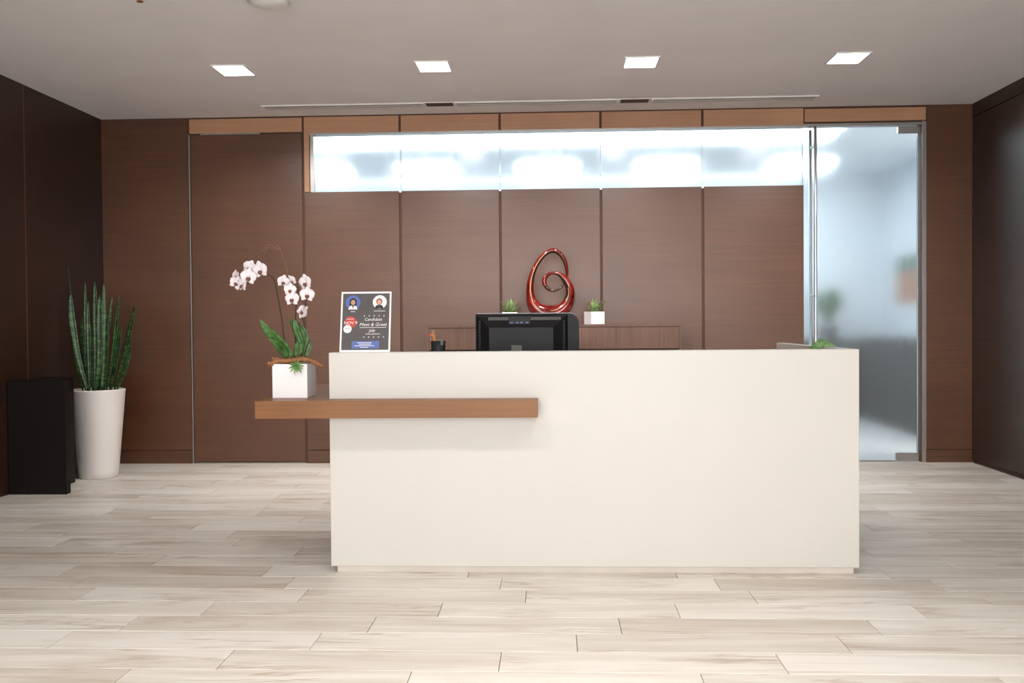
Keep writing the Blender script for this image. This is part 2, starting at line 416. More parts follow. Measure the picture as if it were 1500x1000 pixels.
# glass door
d2 = thing('door_2', 'frosted glass door with tall steel pull bar', 'door', (SE[5], YB, 0)); d2['kind'] = 'structure'
box('door_pane', (SE[5]+.006, 3.068, YB+.045, YB+.057, .012, ZT-.004), 'glass', d2)
box('pane_edge', (3.068, 3.073, YB+.045, YB+.057, .075, ZT-.06), 'glass_edge', d2)
multi('door_frame', [(SE[5]-.004, XJ-.006, YB+.002, YB+.10, ZT+.004, ZT+.022), (3.093, XJ-.001, YB+.004, YB+.10, .0, ZT+.03)], 'alu', d2)
box('top_patch', (2.905, 3.074, YB+.03, YB+.072, ZT-.062, ZT-.006), 'alu', d2, .003)
box('floor_patch', (2.890, 3.076, YB+.03, YB+.072, .008, .072), 'alu', d2, .003)
box('floor_seal', (SE[5]+.006, 2.888, YB+.046, YB+.056, .001, .012), 'alu', d2)
for yy, nm in ((YB-.03, 'pull_bar'), (YB+.132, 'inner_pull_bar')):
    V, F = tube([Vector((2.200, yy, z)) for z in (.16, 1.0, 2.0, ZT-.006)], [.0135]*4, 14); o = obj(nm, V, F, 'steel', d2, True)
    o.data.shade_smooth()
for z in (.30, 1.415, 2.675):
    V, F = tube([Vector((2.200, y, z)) for y in (YB-.045, YB, YB+.044)], [.009]*3, 12); s = obj('standoff', V, F, 'steel', d2, True)
    V, F = tube([Vector((2.200, y, z)) for y in (YB+.058, YB+.10, YB+.147)], [.009]*3, 12); obj('standoff', V, F, 'steel', d2, True)
# ------------------------------------------------------------------ corridor behind the glass
KX0, KX1, KY0, KY1, KH = -3.9, 4.25, YP+.12, 12.4, 3.05
o = box('floor_corridor', (KX0, KX1, KY0-.001, KY1, -.06, 0), 'corr_floor'); struct(o, 'light grey floor seen through the frosted glass door', 'floor')
o = box('ceiling_corridor', (KX0, KX1, KY0, KY1, KH, KH+.08), 'corr_wall'); struct(o, 'white ceiling of the bright room behind the frosted glass', 'ceiling')
o = box('wall_far', (KX0-.1, KX1+.1, KY1, KY1+.1, 0, KH+.08), 'corr_wall'); struct(o, 'pale far wall blurred behind the frosted glass', 'wall')
o = box('wall_corridor_left', (KX0-.1, KX0, KY0, KY1, 0, KH+.08), 'corr_wall'); struct(o, 'pale left side wall of the room behind the glass', 'wall')
o = box('wall_corridor_right', (KX1, KX1+.1, KY0, KY1, 0, KH+.08), 'corr_wall'); struct(o, 'pale right side wall behind the frosted glass door', 'wall')
t = thing('strip_light', 'long bright ceiling strip light along the frosted clerestory', 'light', (0, 9.4, KH))
box('diffuser', (-2.6, 2.75, 9.0, 9.78, KH-.02, KH-.014), 'corr_strip', t); multi('frame', [(-2.63, 2.78, 8.97, 9.0, KH-.022, KH), (-2.63, 2.78, 9.78, 9.81, KH-.022, KH)], 'white_metal', t)
t = thing('cove_light', 'bright cove light strip washing the far wall behind the clerestory', 'light', (0, 12.2, KH))
box('diffuser', (-3.2, 2.95, 11.98, 12.30, KH-.02, KH-.012), 'corr_cove', t); box('frame', (-3.23, 2.98, 11.94, 11.975, KH-.022, KH), 'white_metal', t)
for px, lab in ((470, 'next to the wooden door'), (625, 'between the wooden door and the sculpture'), (802, 'right above the red sculpture'), (977, 'between the sculpture and the glass door'), (1172, 'behind the steel pull bar')):
    x = at(px, 250, 11.3).x
    t = thing('corridor_light', 'blurred light behind frosted clerestory glass, ' + lab, 'light', (x, 11.3, KH), 'ceiling lights behind the frosted clerestory')
    box('diffuser', (x-.33, x+.33, 11.02, 11.58, KH-.024, KH-.014), 'corr_lens', t)
    multi('frame', [(x-.36, x-.33, 10.97, 11.63, KH-.022, KH), (x+.33, x+.36, 10.97, 11.63, KH-.022, KH), (x-.33, x+.33, 10.97, 11.0, KH-.022, KH), (x-.33, x+.33, 11.6, 11.63, KH-.022, KH)], 'white_metal', t)
t = thing('low_cabinet', 'dark low cabinet along the side wall behind the glass door', 'cabinet', (4.0, 10.3, 0))
box('body', (3.74, KX1-.005, 9.0, 11.7, .0, .97), 'corr_dark', t, .004); box('cabinet_top', (3.72, KX1-.005, 8.98, 11.7, .97, 1.0), 'corr_dark', t, .003)
t = thing('sideboard', 'dark sideboard on the far wall behind the frosted glass door', 'sideboard', (3.2, 12.1, 0))
box('body', (1.9, 4.22, 11.75, KY1-.005, .0, .95), 'corr_dark', t, .004); box('sideboard_top', (1.88, 4.23, 11.72, KY1-.005, .95, .98), 'corr_dark', t, .003)
t = thing('painting', 'orange and green painting blurred behind the frosted glass door', 'painting', (KX1, 11.0, 1.66))
box('canvas', (KX1-.03, KX1-.004, 10.9, 11.95, 1.40, 1.78), 'paint_orange', t); box('painted_band', (KX1-.032, KX1-.004, 10.9, 11.95, 1.78, 1.97), 'paint_green', t)
t = thing('leafy_plant', 'green leafy plant blurred behind the frosted glass door', 'plant', (3.42, 12.0, .98))
V, F = lathe([(.09, 0), (.12, .16), (.105, .16)], 20, (3.42, 12.0, .98)); obj('pot', V, F, 'corr_dark', t, True)
for k in range(16):
    a = k*2.4; rr = random.uniform(.12, .34); hh = random.uniform(.25, .5); b = Vector((3.42, 12.0, 1.14)); tip = b+Vector((math.cos(a)*rr, math.sin(a)*rr*.8, hh)); mid = (b+tip)/2+Vector((0, 0, .09))
    V, F = blade([b, mid, tip], [.03, .13, .01], (-math.sin(a), math.cos(a), .2), (math.cos(a), math.sin(a), .6)); obj('leaf', V, F, 'orchid_leaf', t, True)
# ------------------------------------------------------------------ ceiling fittings
def downlight(x, y, label, group, power=LAMP_POWER, tilt=0):
    t = thing('recessed_light', label, 'light', (x, y, H), group)
    hx, hy, f, z = .108, .128, .012, H-.007
    multi('trim', [(x-hx-f, x-hx, y-hy-f, y+hy+f, z, H), (x+hx, x+hx+f, y-hy-f, y+hy+f, z, H), (x-hx, x+hx, y-hy-f, y-hy, z, H), (x-hx, x+hx, y+hy, y+hy+f, z, H)], 'white_metal', t)
    box('lens', (x-hx, x+hx, y-hy, y+hy, H-.004, H-.001), 'lens', t)
    ld = bpy.data.lights.new('lamp', 'AREA'); ld.shape = 'RECTANGLE'; ld.size = 2*hx; ld.size_y = 2*hy; ld.energy = power; ld.spread = math.radians(118); ld.color = LAMP_COL
    lo = bpy.data.objects.new('lamp', ld); COL.objects.link(lo); lo.parent = t; lo.location = (0, 0, -.006)
    if tilt: lo.rotation_euler = (math.radians(tilt), 0, 0); lo.location = (0, .02, -.006-hy*math.sin(math.radians(tilt)))   # wall-washer optics
LXS = (-2.243, -.827, .615, 2.025)
for i, x in enumerate(LXS):
    downlight(x, 6.645, ('square ceiling light above the wooden door', 'square ceiling light second from the wooden door', 'square ceiling light second from the glass door', 'square ceiling light above the frosted glass door')[i], 'square lights along the slot diffusers', tilt=22)
for y, lab in ((2.7, 'square ceiling light before the reception desk'), (-.4, 'square ceiling light nearer the lobby window')):
    for x in LXS: downlight(x, y, lab, 'square lights: ' + lab[21:], 8.0 if y > 0 else 7.0)   # dimmed by day
for x0, x1, lab in ((-2.385, -1.052, 'slim white slot air diffuser above the wooden door'), (-.797, .537, 'slim white slot air diffuser between two brown plates'), (.797, 2.13, 'slim white slot air diffuser above the frosted glass door')):
    t = thing('slot_diffuser', lab, 'air vent', ((x0+x1)/2, 7.79, H), 'slot diffusers along the panelled wall')
    y0, y1, z = 7.722, 7.858, H-.011
    box('slot', (x0+.02, x1-.02, y0+.02, y1-.02, H-.0095, H-.0005), 'slot_dark', t)
    multi('frame', [(x0, x1, y0, y0+.02, z, H), (x0, x1, y1-.02, y1, z, H), (x0, x0+.02, y0+.02, y1-.02, z, H), (x1-.02, x1, y0+.02, y1-.02, z, H)], 'white_metal', t, .001)
    for k in (1, 2): box('slat', (x0+.02, x1-.02, y0+.008+k*.036, y0+.008+k*.036+.018, z, H-.0096), 'white_metal', t)
for x0, x1, lab in ((-1.048, -.801, 'brown ceiling plate next to the diffuser above the wooden door'), (.541, .793, 'brown ceiling plate next to the diffuser above the glass door')):
    t = thing('ceiling_plate', lab, 'plate', ((x0+x1)/2, 7.79, H)); box('plate', (x0+.012, x1-.012, 7.734, 7.858, H-.004, H), 'slot_brown', t, .001)
    multi('rim', [(x0, x1, 7.722, 7.734, H-.005, H), (x0, x0+.012, 7.734, 7.858, H-.005, H), (x1-.012, x1, 7.734, 7.858, H-.005, H)], 'white_metal', t)
t = thing('smoke_detector', 'round white dome detector on the ceiling', 'smoke detector', (-1.545, 5.175, H))
V, F = lathe([(.135, 0), (.135, -.015), (.12, -.03)], 40, (-1.545, 5.175, H)); obj('base', V, F, 'white_metal', t, True)
V, F = lathe([(.105, -.03), (.098, -.042), (.07, -.053), (.03, -.058)], 40, (-1.545, 5.175, H)); obj('dome', V, F, 'white_metal', t, True)
t = thing('sprinkler_head', 'small brown sprinkler head on the ceiling', 'sprinkler', (-2.24, 5.115, H))
V, F = lathe([(.03, 0), (.026, -.008), (.012, -.01)], 20, (-2.24, 5.115, H)); obj('escutcheon', V, F, 'copper', t, True)
V, F = lathe([(.008, -.01), (.008, -.03), (.018, -.032), (.018, -.035)], 16, (-2.24, 5.115, H)); obj('deflector', V, F, 'copper', t, True)
# ------------------------------------------------------------------ reception desk
YD, DX0, DX1, DZ0, DZ1 = 4.532, -1.085, 1.432, .0333, 1.0652
desk = thing('reception_desk', 'large plain white reception desk on the plank floor', 'desk', (.17, 4.9, 0))
box('front_panel', (DX0, DX1, YD, YD+.10, DZ0, DZ1), 'desk', desk, .002)
box('side_panel', (DX1-.05, DX1, YD+.1005, 5.98, DZ0, DZ1), 'desk', desk, .002)
multi('toe_kick', [(DX0+.025, DX1-.02, YD+.025, YD+.09, 0, DZ0), (DX1-.045, DX1-.01, YD+.09, 5.96, 0, DZ0)], 'toe', desk)
box('worktop', (DX0+.02, DX1-.052, YD+.102, 5.42, .70, .74), 'desk', desk, .002)
box('inner_ledge', (DX0+.02, .0-.55, YD+.102, 4.98, .985, 1.0), 'desk', desk, .001)
for x in (DX0+.05, -.60): box('ledge_bracket', (x, x+.02, YD+.102, 4.94, .7405, .9845), 'desk', desk)
box('pedestal', (DX0+.02, DX0+.46, YD+.14, 5.38, 0, .70), 'desk', desk, .002)
box('end_support', (DX1-.50, DX1-.06, YD+.14, 5.38, 0, .70), 'desk', desk, .002)
# wooden shelf
SZ0, SZ1 = .7611, .8433
V = [(-1.408, 4.405), (-.079, 4.405), (-.079, YD-.001), (DX0-.001, YD-.001), (DX0-.001, 5.646), (-1.408, 5.646)]
n = len(V); VV = [(x, y, SZ0) for x, y in V]+[(x, y, SZ1) for x, y in V]
FF = [tuple(range(n))[::-1], tuple(range(n, 2*n))]+[(i, (i+1) % n, n+(i+1) % n, n+i) for i in range(n)]
sh = thing('wood_ledge', 'thick brown wooden ledge wrapping the corner of the white desk', 'shelf', (-1.2, 4.8, SZ0))
obj('board', VV, FF, 'shelf_wood', sh)
box('bracket', (DX0-.03, DX0-.0005, YD+.2, 5.55, SZ0-.05, SZ0-.0005), 'alu', sh)
# ------------------------------------------------------------------ sign in a holder on the desk
pw, phh = .245, .302
sg = thing('sign_holder', 'clear sign holder with a dark printed event flyer on the desk', 'sign', (-.913, YD+.012, DZ1), rot=(math.radians(-13), 0, math.radians(.6)))
def lp(name, V, F, mat, parent=sg): return obj(name, V, F, mat, parent, local=True)
def lbox(name, b, mat, parent=sg, bevel=0):
    V, F = boxes([b], bevel); return lp(name, V, F, mat, parent)
lbox('sheet', (-pw/2, pw/2, 0, .003, .001, phh), 'paper')
lbox('base', (-pw/2, pw/2, .003, .018, .018, .022), 'paper')
ix0, ix1, iz0, iz1 = -pw/2+.008, pw/2-.008, .012, phh-.009
IW, IH = ix1-ix0, iz1-iz0
pr = lbox('print', (ix0, ix1, -.0006, 0, iz0, iz1), 'print_dark')
def uv(u, v): return ix0+u*IW, iz1-v*IH
def disc(name, u, v, r, mat, y, sx=1.0, parent=pr, seg=28, top=None):
    cx, cz = uv(u, v); r *= IW
    pts = [(cx+sx*r*math.cos(2*math.pi*k/seg), cz+r*math.sin(2*math.pi*k/seg)) for k in range(seg)]
    V = [(x, y, z) for x, z in pts]+[(x, y+.0002, z) for x, z in pts]
    F = [tuple(range(seg)), tuple(range(seg, 2*seg))[::-1]]+[(k, (k+1) % seg, seg+(k+1) % seg, seg+k) for k in range(seg)]
    return lp(name, V, F, mat, parent)
def bust(u, v, r, skin, hair, cloth, long):
    disc('portrait_hair', u, v-.01, r*.52 if long else r*.46, hair, -.0012, .95)
    if long:
        cx, cz = uv(u, v+.03); lbox('portrait_hair', (cx-r*IW*.48, cx+r*IW*.48, -.00119, -.0010, cz-r*IW*.22, cz+r*IW*.25), hair, pr)
    cx, cz = uv(u, v+r*.78*IW/IH); rr = r*IW
    V = [(cx-.62*rr, -.0011, cz-.18*rr), (cx+.62*rr, -.0011, cz-.18*rr), (cx+.50*rr, -.0011, cz+.22*rr), (cx+.18*rr, -.0011, cz+.40*rr), (cx-.18*rr, -.0011, cz+.40*rr), (cx-.50*rr, -.0011, cz+.22*rr)]
    lp('portrait_shoulders', V, [(0, 1, 2, 3, 4, 5)], cloth, pr)
    lp('portrait_shirt', [(cx-.12*rr, -.0014, cz+.40*rr), (cx+.12*rr, -.0014, cz+.40*rr), (cx, -.0014, cz-.15*rr)], [(0, 1, 2)], hair, pr)
    disc('portrait_face', u, v-.0, r*.36, skin, -.0016, .82)
disc('portrait_disc', .22, .16, .158, 'print_blue', -.0009); bust(.22, .16, .158, 'skin', 'hair_dark', 'print_white', True)
disc('portrait_disc', .79, .155, .150, 'print_white', -.0009); bust(.78, .155, .150, 'skin2', 'hair_brown', 'hair_dark', False)
disc('date_badge', .18, .51, .128, 'print_red', -.0009); disc('date_badge_small', .12, .63, .088, 'print_white', -.0013)
lbox('footer_box', (*[uv(.22, 0)[0], uv(.80, 0)[0]], -.0010, -.0006, uv(0, .975)[1], uv(0, .845)[1]), 'print_blue', pr)
def text(body, u, v, size, mat, parent=pr, shear=.25):
    cu = bpy.data.curves.new('lettering', 'FONT'); cu.body = body; cu.size = size; cu.align_x = 'CENTER'; cu.align_y = 'CENTER'; cu.shear = shear; cu.resolution_u = 2
    to = bpy.data.objects.new('tmp', cu); COL.objects.link(to)
    dg = bpy.context.evaluated_depsgraph_get(); me = bpy.data.meshes.new_from_object(to.evaluated_get(dg)); bpy.data.objects.remove(to)
    x, z = uv(u, v)
    V = [(x+q.co.x, -.0017, z+q.co.y) for q in me.vertices]; F = [tuple(f.vertices) for f in me.polygons]
    o = lp('lettering', V, F, mat, parent); bpy.data.meshes.remove(me); return o
text('Candidate', .66, .465, .021, 'print_white'); text('Meet & Greet', .66, .555, .0235, 'print_white'); text('July', .64, .66, .021, 'print_white')
text('NOV 9', .185, .525, .022, 'print_white', shear=0); 
def bars(u, v, wd, h=.0022, mat='print_white', y=-.0016):
    x, z = uv(u, v); return lbox('fine_print', (x-wd*IW/2, x+wd*IW/2, y, y+.0002, z-h/2, z+h/2), mat, pr)
for a in ((.22, .322, .10), (.79, .315, .24), (.66, .607, .56), (.66, .722, .31), (.17, .455, .15)): bars(*a)
for a in ((.49, .872, .31), (.50, .90, .26), (.49, .928, .42), (.49, .955, .17)): bars(*a, h=.0026, mat='print_white')
bars(.12, .63, .12, .002, 'print_blue')
for v in (.40, .775):
    for k in range(5):
        x, z = uv(.47+k*.105, v); pts = []
        for q in range(10):
            a = math.pi/2+q*math.pi/5; r = .0042 if q % 2 == 0 else .0018; pts.append((x+r*math.cos(a), -.0016, z+r*math.sin(a)))
        lp('star', pts, [tuple(range(10))], 'print_white', pr)
# ------------------------------------------------------------------ orchid
ZS = SZ1
oc = thing('potted_orchid', 'white orchid in a white cube pot on the wooden ledge', 'plant', (-1.288, 4.66, ZS))
px0, px1, py0, py1, pz = -1.376, -1.203, 4.578, 4.750, ZS+.168
def cube_pot(t, x0, x1, y0, y1, z0, z1, mat, wall=.008):
    V, F = boxes([(x0, x1, y0, y1, z0, z1)]); bm = bmesh.new()
    vs = [bm.verts.new(v) for v in V]; [bm.faces.new([vs[i] for i in f]) for f in F]
    bmesh.ops.recalc_face_normals(bm, faces=bm.faces)
    top = max(bm.faces, key=lambda f: f.calc_center_median().z)
    bmesh.ops.inset_region(bm, faces=[top], thickness=wall)
    top = [f for f in bm.faces if f.normal.z > .9 and abs(f.calc_center_median().x-(x0+x1)/2) < 1e-4 and abs(f.calc_center_median().y-(y0+y1)/2) < 1e-4 and f.calc_center_median().z > (z0+z1)/2][0]
    for v in top.verts: v.co.z -= .02
    bmesh.ops.bevel(bm, geom=[e for e in bm.edges], offset=.0025, segments=2, affect='EDGES', profile=.5)
    bm.verts.ensure_lookup_table(); ix = {v: i for i, v in enumerate(bm.verts)}
    VV = [v.co.copy() for v in bm.verts]; FF = [[ix[v] for v in f.verts] for f in bm.faces]; bm.free()
    return VV, FF
V, F = cube_pot(oc, px0, px1, py0, py1, ZS, pz, 'ceramic'); obj('pot', V, F, 'ceramic', oc)
box('soil', (px0+.01, px1-.01, py0+.01, py1-.01, pz-.02, pz-.006), 'soil', oc)
def A(l, Y): return [at(x, y, Y if not isinstance(Y, (list, tuple)) else Y[i]) for i, (x, y) in enumerate(l)]
def c4(x, y): return 370+x/5.88, 450+y/5.88
def stem(nm, pts, Y, r, mat='stem'):
    V, F = tube(catmull(A(pts, Y), 6), r, 7); return obj(nm, V, F, mat, oc, True)
stem('stem', [(419, 532), (417, 500), (413, 468), (408, 440), (404, 420), (400, 407), (391, 402), (378, 400), (362, 404), (348, 412)], [4.66]*6+[4.65, 4.64, 4.63, 4.62], [.0038, .0034, .0030, .0022, .0015])
stem('stem', [(431, 532), (433, 500), (433, 470), (434, 445), (437, 424), (432, 412), (420, 405)], [4.69, 4.69, 4.68, 4.67, 4.66, 4.65, 4.65], [.0038, .0032, .0028, .0022, .0015])
stem('stem', [(441, 530), (446, 500), (446, 478), (443, 462), (449, 440)], 4.70, [.0026, .0022, .0016, .0012])
stem('curly_twig', [(428, 530), (424, 480), (421, 430), (421, 402), (419, 388), (414, 374), (408, 361), (402, 363), (398, 359), (392, 359), (386, 366), (381, 369)], 4.72, [.0018, .0013, .001, .0008], 'twig')
stem('curly_twig', [(412, 368), (407, 364), (401, 366), (395, 362), (390, 366), (387, 371)], 4.715, [.0009, .0007], 'twig')
for ctrl, wd, Y in (([(60, 100), (120, 190), (215, 285), (290, 360), (345, 425)], [.004, .034, .044, .036, .018], (4.58, 4.60, 4.63, 4.65, 4.66)),
                    ([(138, 270), (200, 310), (255, 365), (300, 430)], [.003, .026, .036, .022], (4.58, 4.60, 4.63, 4.65)),
                    ([(300, 88), (345, 150), (380, 230), (390, 310), (365, 420)], [.003, .014, .024, .026, .016], (4.74, 4.73, 4.71, 4.69, 4.67)),
                    ([(362, 105), (372, 170), (400, 250), (425, 330), (400, 425)], [.012, .028, .026, .018, .012], (4.63, 4.63, 4.64, 4.65, 4.66)),
                    ([(392, 130), (430, 190), (452, 250), (435, 350), (405, 425)], [.004, .026, .034, .022, .012], (4.67, 4.67, 4.67, 4.67, 4.67)),
                    ([(508, 280), (490, 340), (462, 425)], [.003, .022, .016], (4.69, 4.69, 4.68))):
    P = A([c4(*q) for q in ctrl], Y); d = (P[-1]-P[0]).normalized(); side = d.cross(Vector((0, 1, 0))).normalized()
    V, F = blade(P, [q*1.25 for q in wd], side, (-.2, -.85, .35), .003, .12); obj('leaf', V, F, 'orchid_leaf', oc, True)
# flowers: flower (column) > petals, lip
def petal_mesh(l, wd, cup):
    V, F = [], []; n, m_ = 7, 5
    for s in (0, 1):
        for i in range(n):
            t = i/(n-1); h = wd*(math.sin(math.pi*min(1, t*.93+.07))**.6)*.5*(1 if t < .999 else .25)
            for j in range(m_):
                q = -1+2*j/(m_-1); V.append(Vector((q*h, (s*.0012)-cup*math.sin(t*math.pi*.8)*(1-.6*q*q)*l+.25*abs(q)*h*.3, t*l)))
    for i in range(n-1):
        for j in range(m_-1):
            a = i*m_+j; F.append((a, a+1, a+m_+1, a+m_)); b = a+n*m_; F.append((b, b+m_, b+m_+1, b+1))
        for j in (0, m_-1):
            a = i*m_+j; F.append((a, a+m_, a+m_+n*m_, a+n*m_))
    return V, F
PM = {}
def flower(px, py, Y, size, yaw, pitch, roll):
    c = at(px, py, Y); V, F = lathe([(.002, -.004), (.005, 0), (.0045, .005), (.002, .008)], 10)
    V = [Vector((v.x, -v.z, v.y)) for v in V]
    f = obj('flower', V, F, 'petal', oc, True, local=True); f.location = c-Vector(oc['_o']); f.scale = (size*1.24,)*3
    f.rotation_euler = Euler((math.radians(pitch), math.radians(roll), math.radians(yaw)), 'XYZ')
    for nm, l, wd, ang, mat, cup in (('petal', .030, .038, 78, 'petal', .12), ('petal', .030, .038, -78, 'petal', .12), ('petal', .033, .024, 0, 'petal', .1), ('petal', .031, .020, 140, 'petal', .1), ('petal', .031, .020, -140, 'petal', .1), ('lip', .018, .017, 180, 'lip', .45)):
        key = (l, wd)
        if key not in PM:
            PV, PF = petal_mesh(l, wd, cup); p = obj(nm, PV, PF, mat, f, True, local=True); PM[key] = p.data
        else:
            p = bpy.data.objects.new(nm, PM[key]); COL.objects.link(p); p.parent = f
        p.rotation_euler = (0, math.radians(ang), 0); p.location = (0, -.004 if nm == 'lip' else (-.001 if abs(ang) == 78 else .001), 0)
for a in ((381, 395, 4.615, 1.12, -14, 8, -10), (364, 405, 4.60, 1.1, 18, -4, 8), (366, 391, 4.635, .95, 8, 20, 25), (355, 416, 4.60, .98, -40, 0, 4), (346, 414, 4.615, .95, 35, -12, 30), (345, 403, 4.63, .7, 70, 10, -5),
          (415, 412, 4.63, .85, 30, 6, 12), (427, 411, 4.65, .75, -30, 15, -25), (425, 424, 4.61, .85, 14, -4, 5), (428, 437, 4.60, 1.0, -5, -6, 0), (447, 413, 4.64, 1.02, -22, 6, -8), (450, 431, 4.61, 1.02, 16, -8, 6), (443, 456, 4.64, .95, 74, 25, 50)):
    flower(*a)
# succulent rosette hanging over the pot rim
c = at(*c4(382, 505), 4.566)
for k in range(12):
    a = math.radians(-205+k*31+random.uniform(-5, 5)); l = random.uniform(.036, .048) * (1 if k < 10 else .8); d = Vector((math.cos(a), -.25 if k % 2 else -.55, math.sin(a)-.18)).normalized()
    sd = d.cross(Vector((0, 1, 0))).normalized()
    V, F = blade([c, c+d*l*.5+Vector((0, -.004, .002)), c+d*l], [.008, .011, .001], sd, (0, -1, 0), .003, .15, 4); obj('succulent_leaf', V, F, 'succ', oc, True)
# driftwood
dw = thing('driftwood_branch', 'gnarled tan driftwood branch lying across the white orchid pot', 'driftwood', (-1.28, 4.6, pz))
P = A([c4(x, y) for x, y in ((128, 472), (165, 490), (205, 470), (265, 472), (330, 462), (420, 446), (500, 462), (565, 492), (614, 508))], [4.575, 4.585, 4.59, 4.60, 4.605, 4.615, 4.63, 4.65, 4.66])
for q in P: q.z = max(q.z, pz+.012) if px0 < q.x < px1 else q.z
V, F = tube(catmull(P, 6), [.006, .013, .0105, .0125, .012, .0135, .012, .011, .008], 9)
V = [v+Vector((random.uniform(-1, 1), random.uniform(-1, 1), random.uniform(-1, 1)))*.0012 for v in V]; obj('branch', V, F, 'drift', dw, True)
for l in (((205, 460), (180, 442), (168, 432)), ((165, 488), (140, 500), (150, 510)), ((240, 460), (215, 440), (200, 438))):
    V, F = tube(catmull(A([c4(*q) for q in l], 4.59), 5), [.008, .006, .0035], 8); obj('twig_stub', V, F, 'drift', dw, True)
# ------------------------------------------------------------------ snake plant
SPX, SPY = -3.648, 7.43
sp_ = thing('snake_plant', 'tall snake plant in a tapered white floor pot in the dark corner', 'plant', (SPX, SPY, 0))
V, F = lathe([(.142, 0), (.149, .006), (.153, .05), (.210, .690), (.212, .700), (.206, .702), (.200, .698), (.197, .66)], 48, (SPX, SPY, 0)); o = obj('pot', V, F, 'pot_white', sp_, True)
V, F = lathe([(.196, .655), (.15, .675), (.05, .682)], 32, (SPX, SPY, 0)); obj('soil', V, F, 'soil', sp_, True)
def c5(x, y): return 60+x/5, 380+y/5
for i, (tx, ty, bx, by, wd, bow) in enumerate(((200, 35, 322, 930, 16, -14), (218, 248, 345, 930, 46, -26), (325, 165, 322, 930, 26, 0), (395, 160, 395, 930, 40, 6), (460, 170, 450, 930, 32, 5), (430, 260, 425, 930, 48, 4), (522, 275, 465, 930, 24, -8),
        (570, 265, 485, 930, 34, 12), (688, 335, 545, 930, 46, 16), (655, 595, 560, 930, 34, 22), (585, 480, 510, 930, 44, 10), (230, 520, 305, 930, 30, -6), (362, 470, 380, 930, 34, 0), (425, 560, 398, 930, 36, 14), (480, 400, 470, 930, 42, 10), (440, 720, 450, 930, 26, 0), (345, 300, 352, 930, 30, 0), (300, 420, 330, 930, 30, -8), (540, 560, 520, 930, 30, 0))):
    Yt = SPY + random.uniform(-.12, .12); Yb_ = SPY+(Yt-SPY)*.7
    s = .00108
    tip, base = at(*c5(tx, ty), Yt), at(*c5(bx, by), Yb_); base.z = .67; base.x = SPX+(base.x-SPX)*.92
    P = [base, base.lerp(tip, .35)+Vector((bow*s, 0, 0)), base.lerp(tip, .7)+Vector((bow*s*.9, 0, 0)), base.lerp(tip, .92)+Vector((bow*s*.3, 0, 0)), tip]
    yaw = random.uniform(-.5, .5)
    V, F = blade(P, [wd*s*.45, wd*s*.8, wd*s*1.05, wd*s*.6, .002], (math.cos(yaw), math.sin(yaw), 0), (math.sin(yaw), -math.cos(yaw), 0), .004, .22, 5); obj('leaf', V, F, 'snake', sp_, True)
# ------------------------------------------------------------------ dark console
t = thing('wall_console', 'nearly black wooden console against the dark side wall', 'console', (-3.7, 6.8, 0))
box('end_panel', (XL+.004, -3.497, 6.637, 6.70, 0, .815), 'dark_wood', t, .003)
box('body', (XL+.004, -3.70, 6.7005, 7.16, .0, .80), 'dark_wood', t, .003)
box('console_top', (XL+.004, -3.694, 6.7005, 7.165, .8005, .815), 'dark_wood', t, .003)
# ------------------------------------------------------------------ credenza
CX0, CX1, CY0, CZ = -1.012, 1.0, 7.52, 1.185
cr = thing('credenza', 'brown credenza with vertical grain behind the desk', 'credenza', (0, 7.8, 0))
box('body', (CX0+.02, CX1-.02, CY0+.05, YB-.003, .06, .985), 'cred_wood', cr)
box('plinth', (CX0+.05, CX1-.05, CY0+.09, YB-.01, 0, .06), 'reveal', cr)
box('shadow_gap', (CX0, CX1, CY0+.012, YB-.003, .985, .992), 'reveal', cr)  # dark strip stands in for the shadow in the gap below the fascia
xs = [CX0+.018+(CX1-CX0-.036)*k/4 for k in range(5)]
for a, b in zip(xs[:-1], xs[1:]):
    box('fascia_door', (a+.0008, b-.0008, CY0, CY0+.02, .993, CZ-.018), 'cred_wood', cr)
    box('lower_door', (a+.002, b-.002, CY0+.03, CY0+.05, .07, .98), 'cred_wood', cr)
box('carcass', (CX0+.018, CX1-.018, CY0+.021, YB-.003, .993, CZ-.018), 'reveal', cr)
for a in (CX0, CX1-.0178): box('side_panel', (a, a+.0178, CY0-.004, YB-.003, .0, CZ-.018), 'cred_wood', cr)
box('credenza_top', (CX0, CX1, CY0-.004, YB-.003, CZ-.0178, CZ), 'cred_wood', cr, .001)
# small planters
def small_planter(cx, cy, rot, label, spec):
    t = thing('succulent_planter', label, 'plant', (cx, cy, CZ), 'succulents in white cube pots on the credenza', rot=(0, 0, math.radians(rot)))
    V, F = cube_pot(t, -.062, .062, -.062, .062, 0, .105, 'ceramic', .006); obj('pot', V, F, 'ceramic', t, local=True)
    V, F = boxes([(-.055, .055, -.055, .055, .085, .098)]); obj('soil', V, F, 'soil', t, local=True)
    iv = Matrix.Rotation(-math.radians(rot), 3, 'Z')
    for (x, h, y, wd, bend) in spec:
        b = Vector((x*.25, y*.2, .095)); tip = Vector((x, y, .095+h)); mid = (b+tip)/2+Vector((x*bend, y*bend, .0))
        out = Vector((x, y-.03, 0)).normalized(); sd = Vector((0, 0, 1)).cross(out)
        if abs(sd.x) < .35: sd = Vector((.6*(1 if sd.x >= 0 else -1), sd.y, 0)).normalized()
        wd *= 1.25; x *= 1.12; tip.x *= 1.12
        V, F = blade([iv @ b, iv @ mid, iv @ tip], [wd*.8, wd, .002], iv @ sd, iv @ Vector((0, -1, .1)), .004, .2, 5); lf = obj('leaf', V, F, 'haw', t, True, local=True)
        V, F = tube(catmull([iv @ (q+sd*wd*.46*(1 if x > 0 else -1)*k) for q, k in ((b, .8), (mid, 1), (tip, 0))], 5), [.0014, .001], 5); obj('leaf_margin', V, F, 'pale_edge', lf, True, local=True)
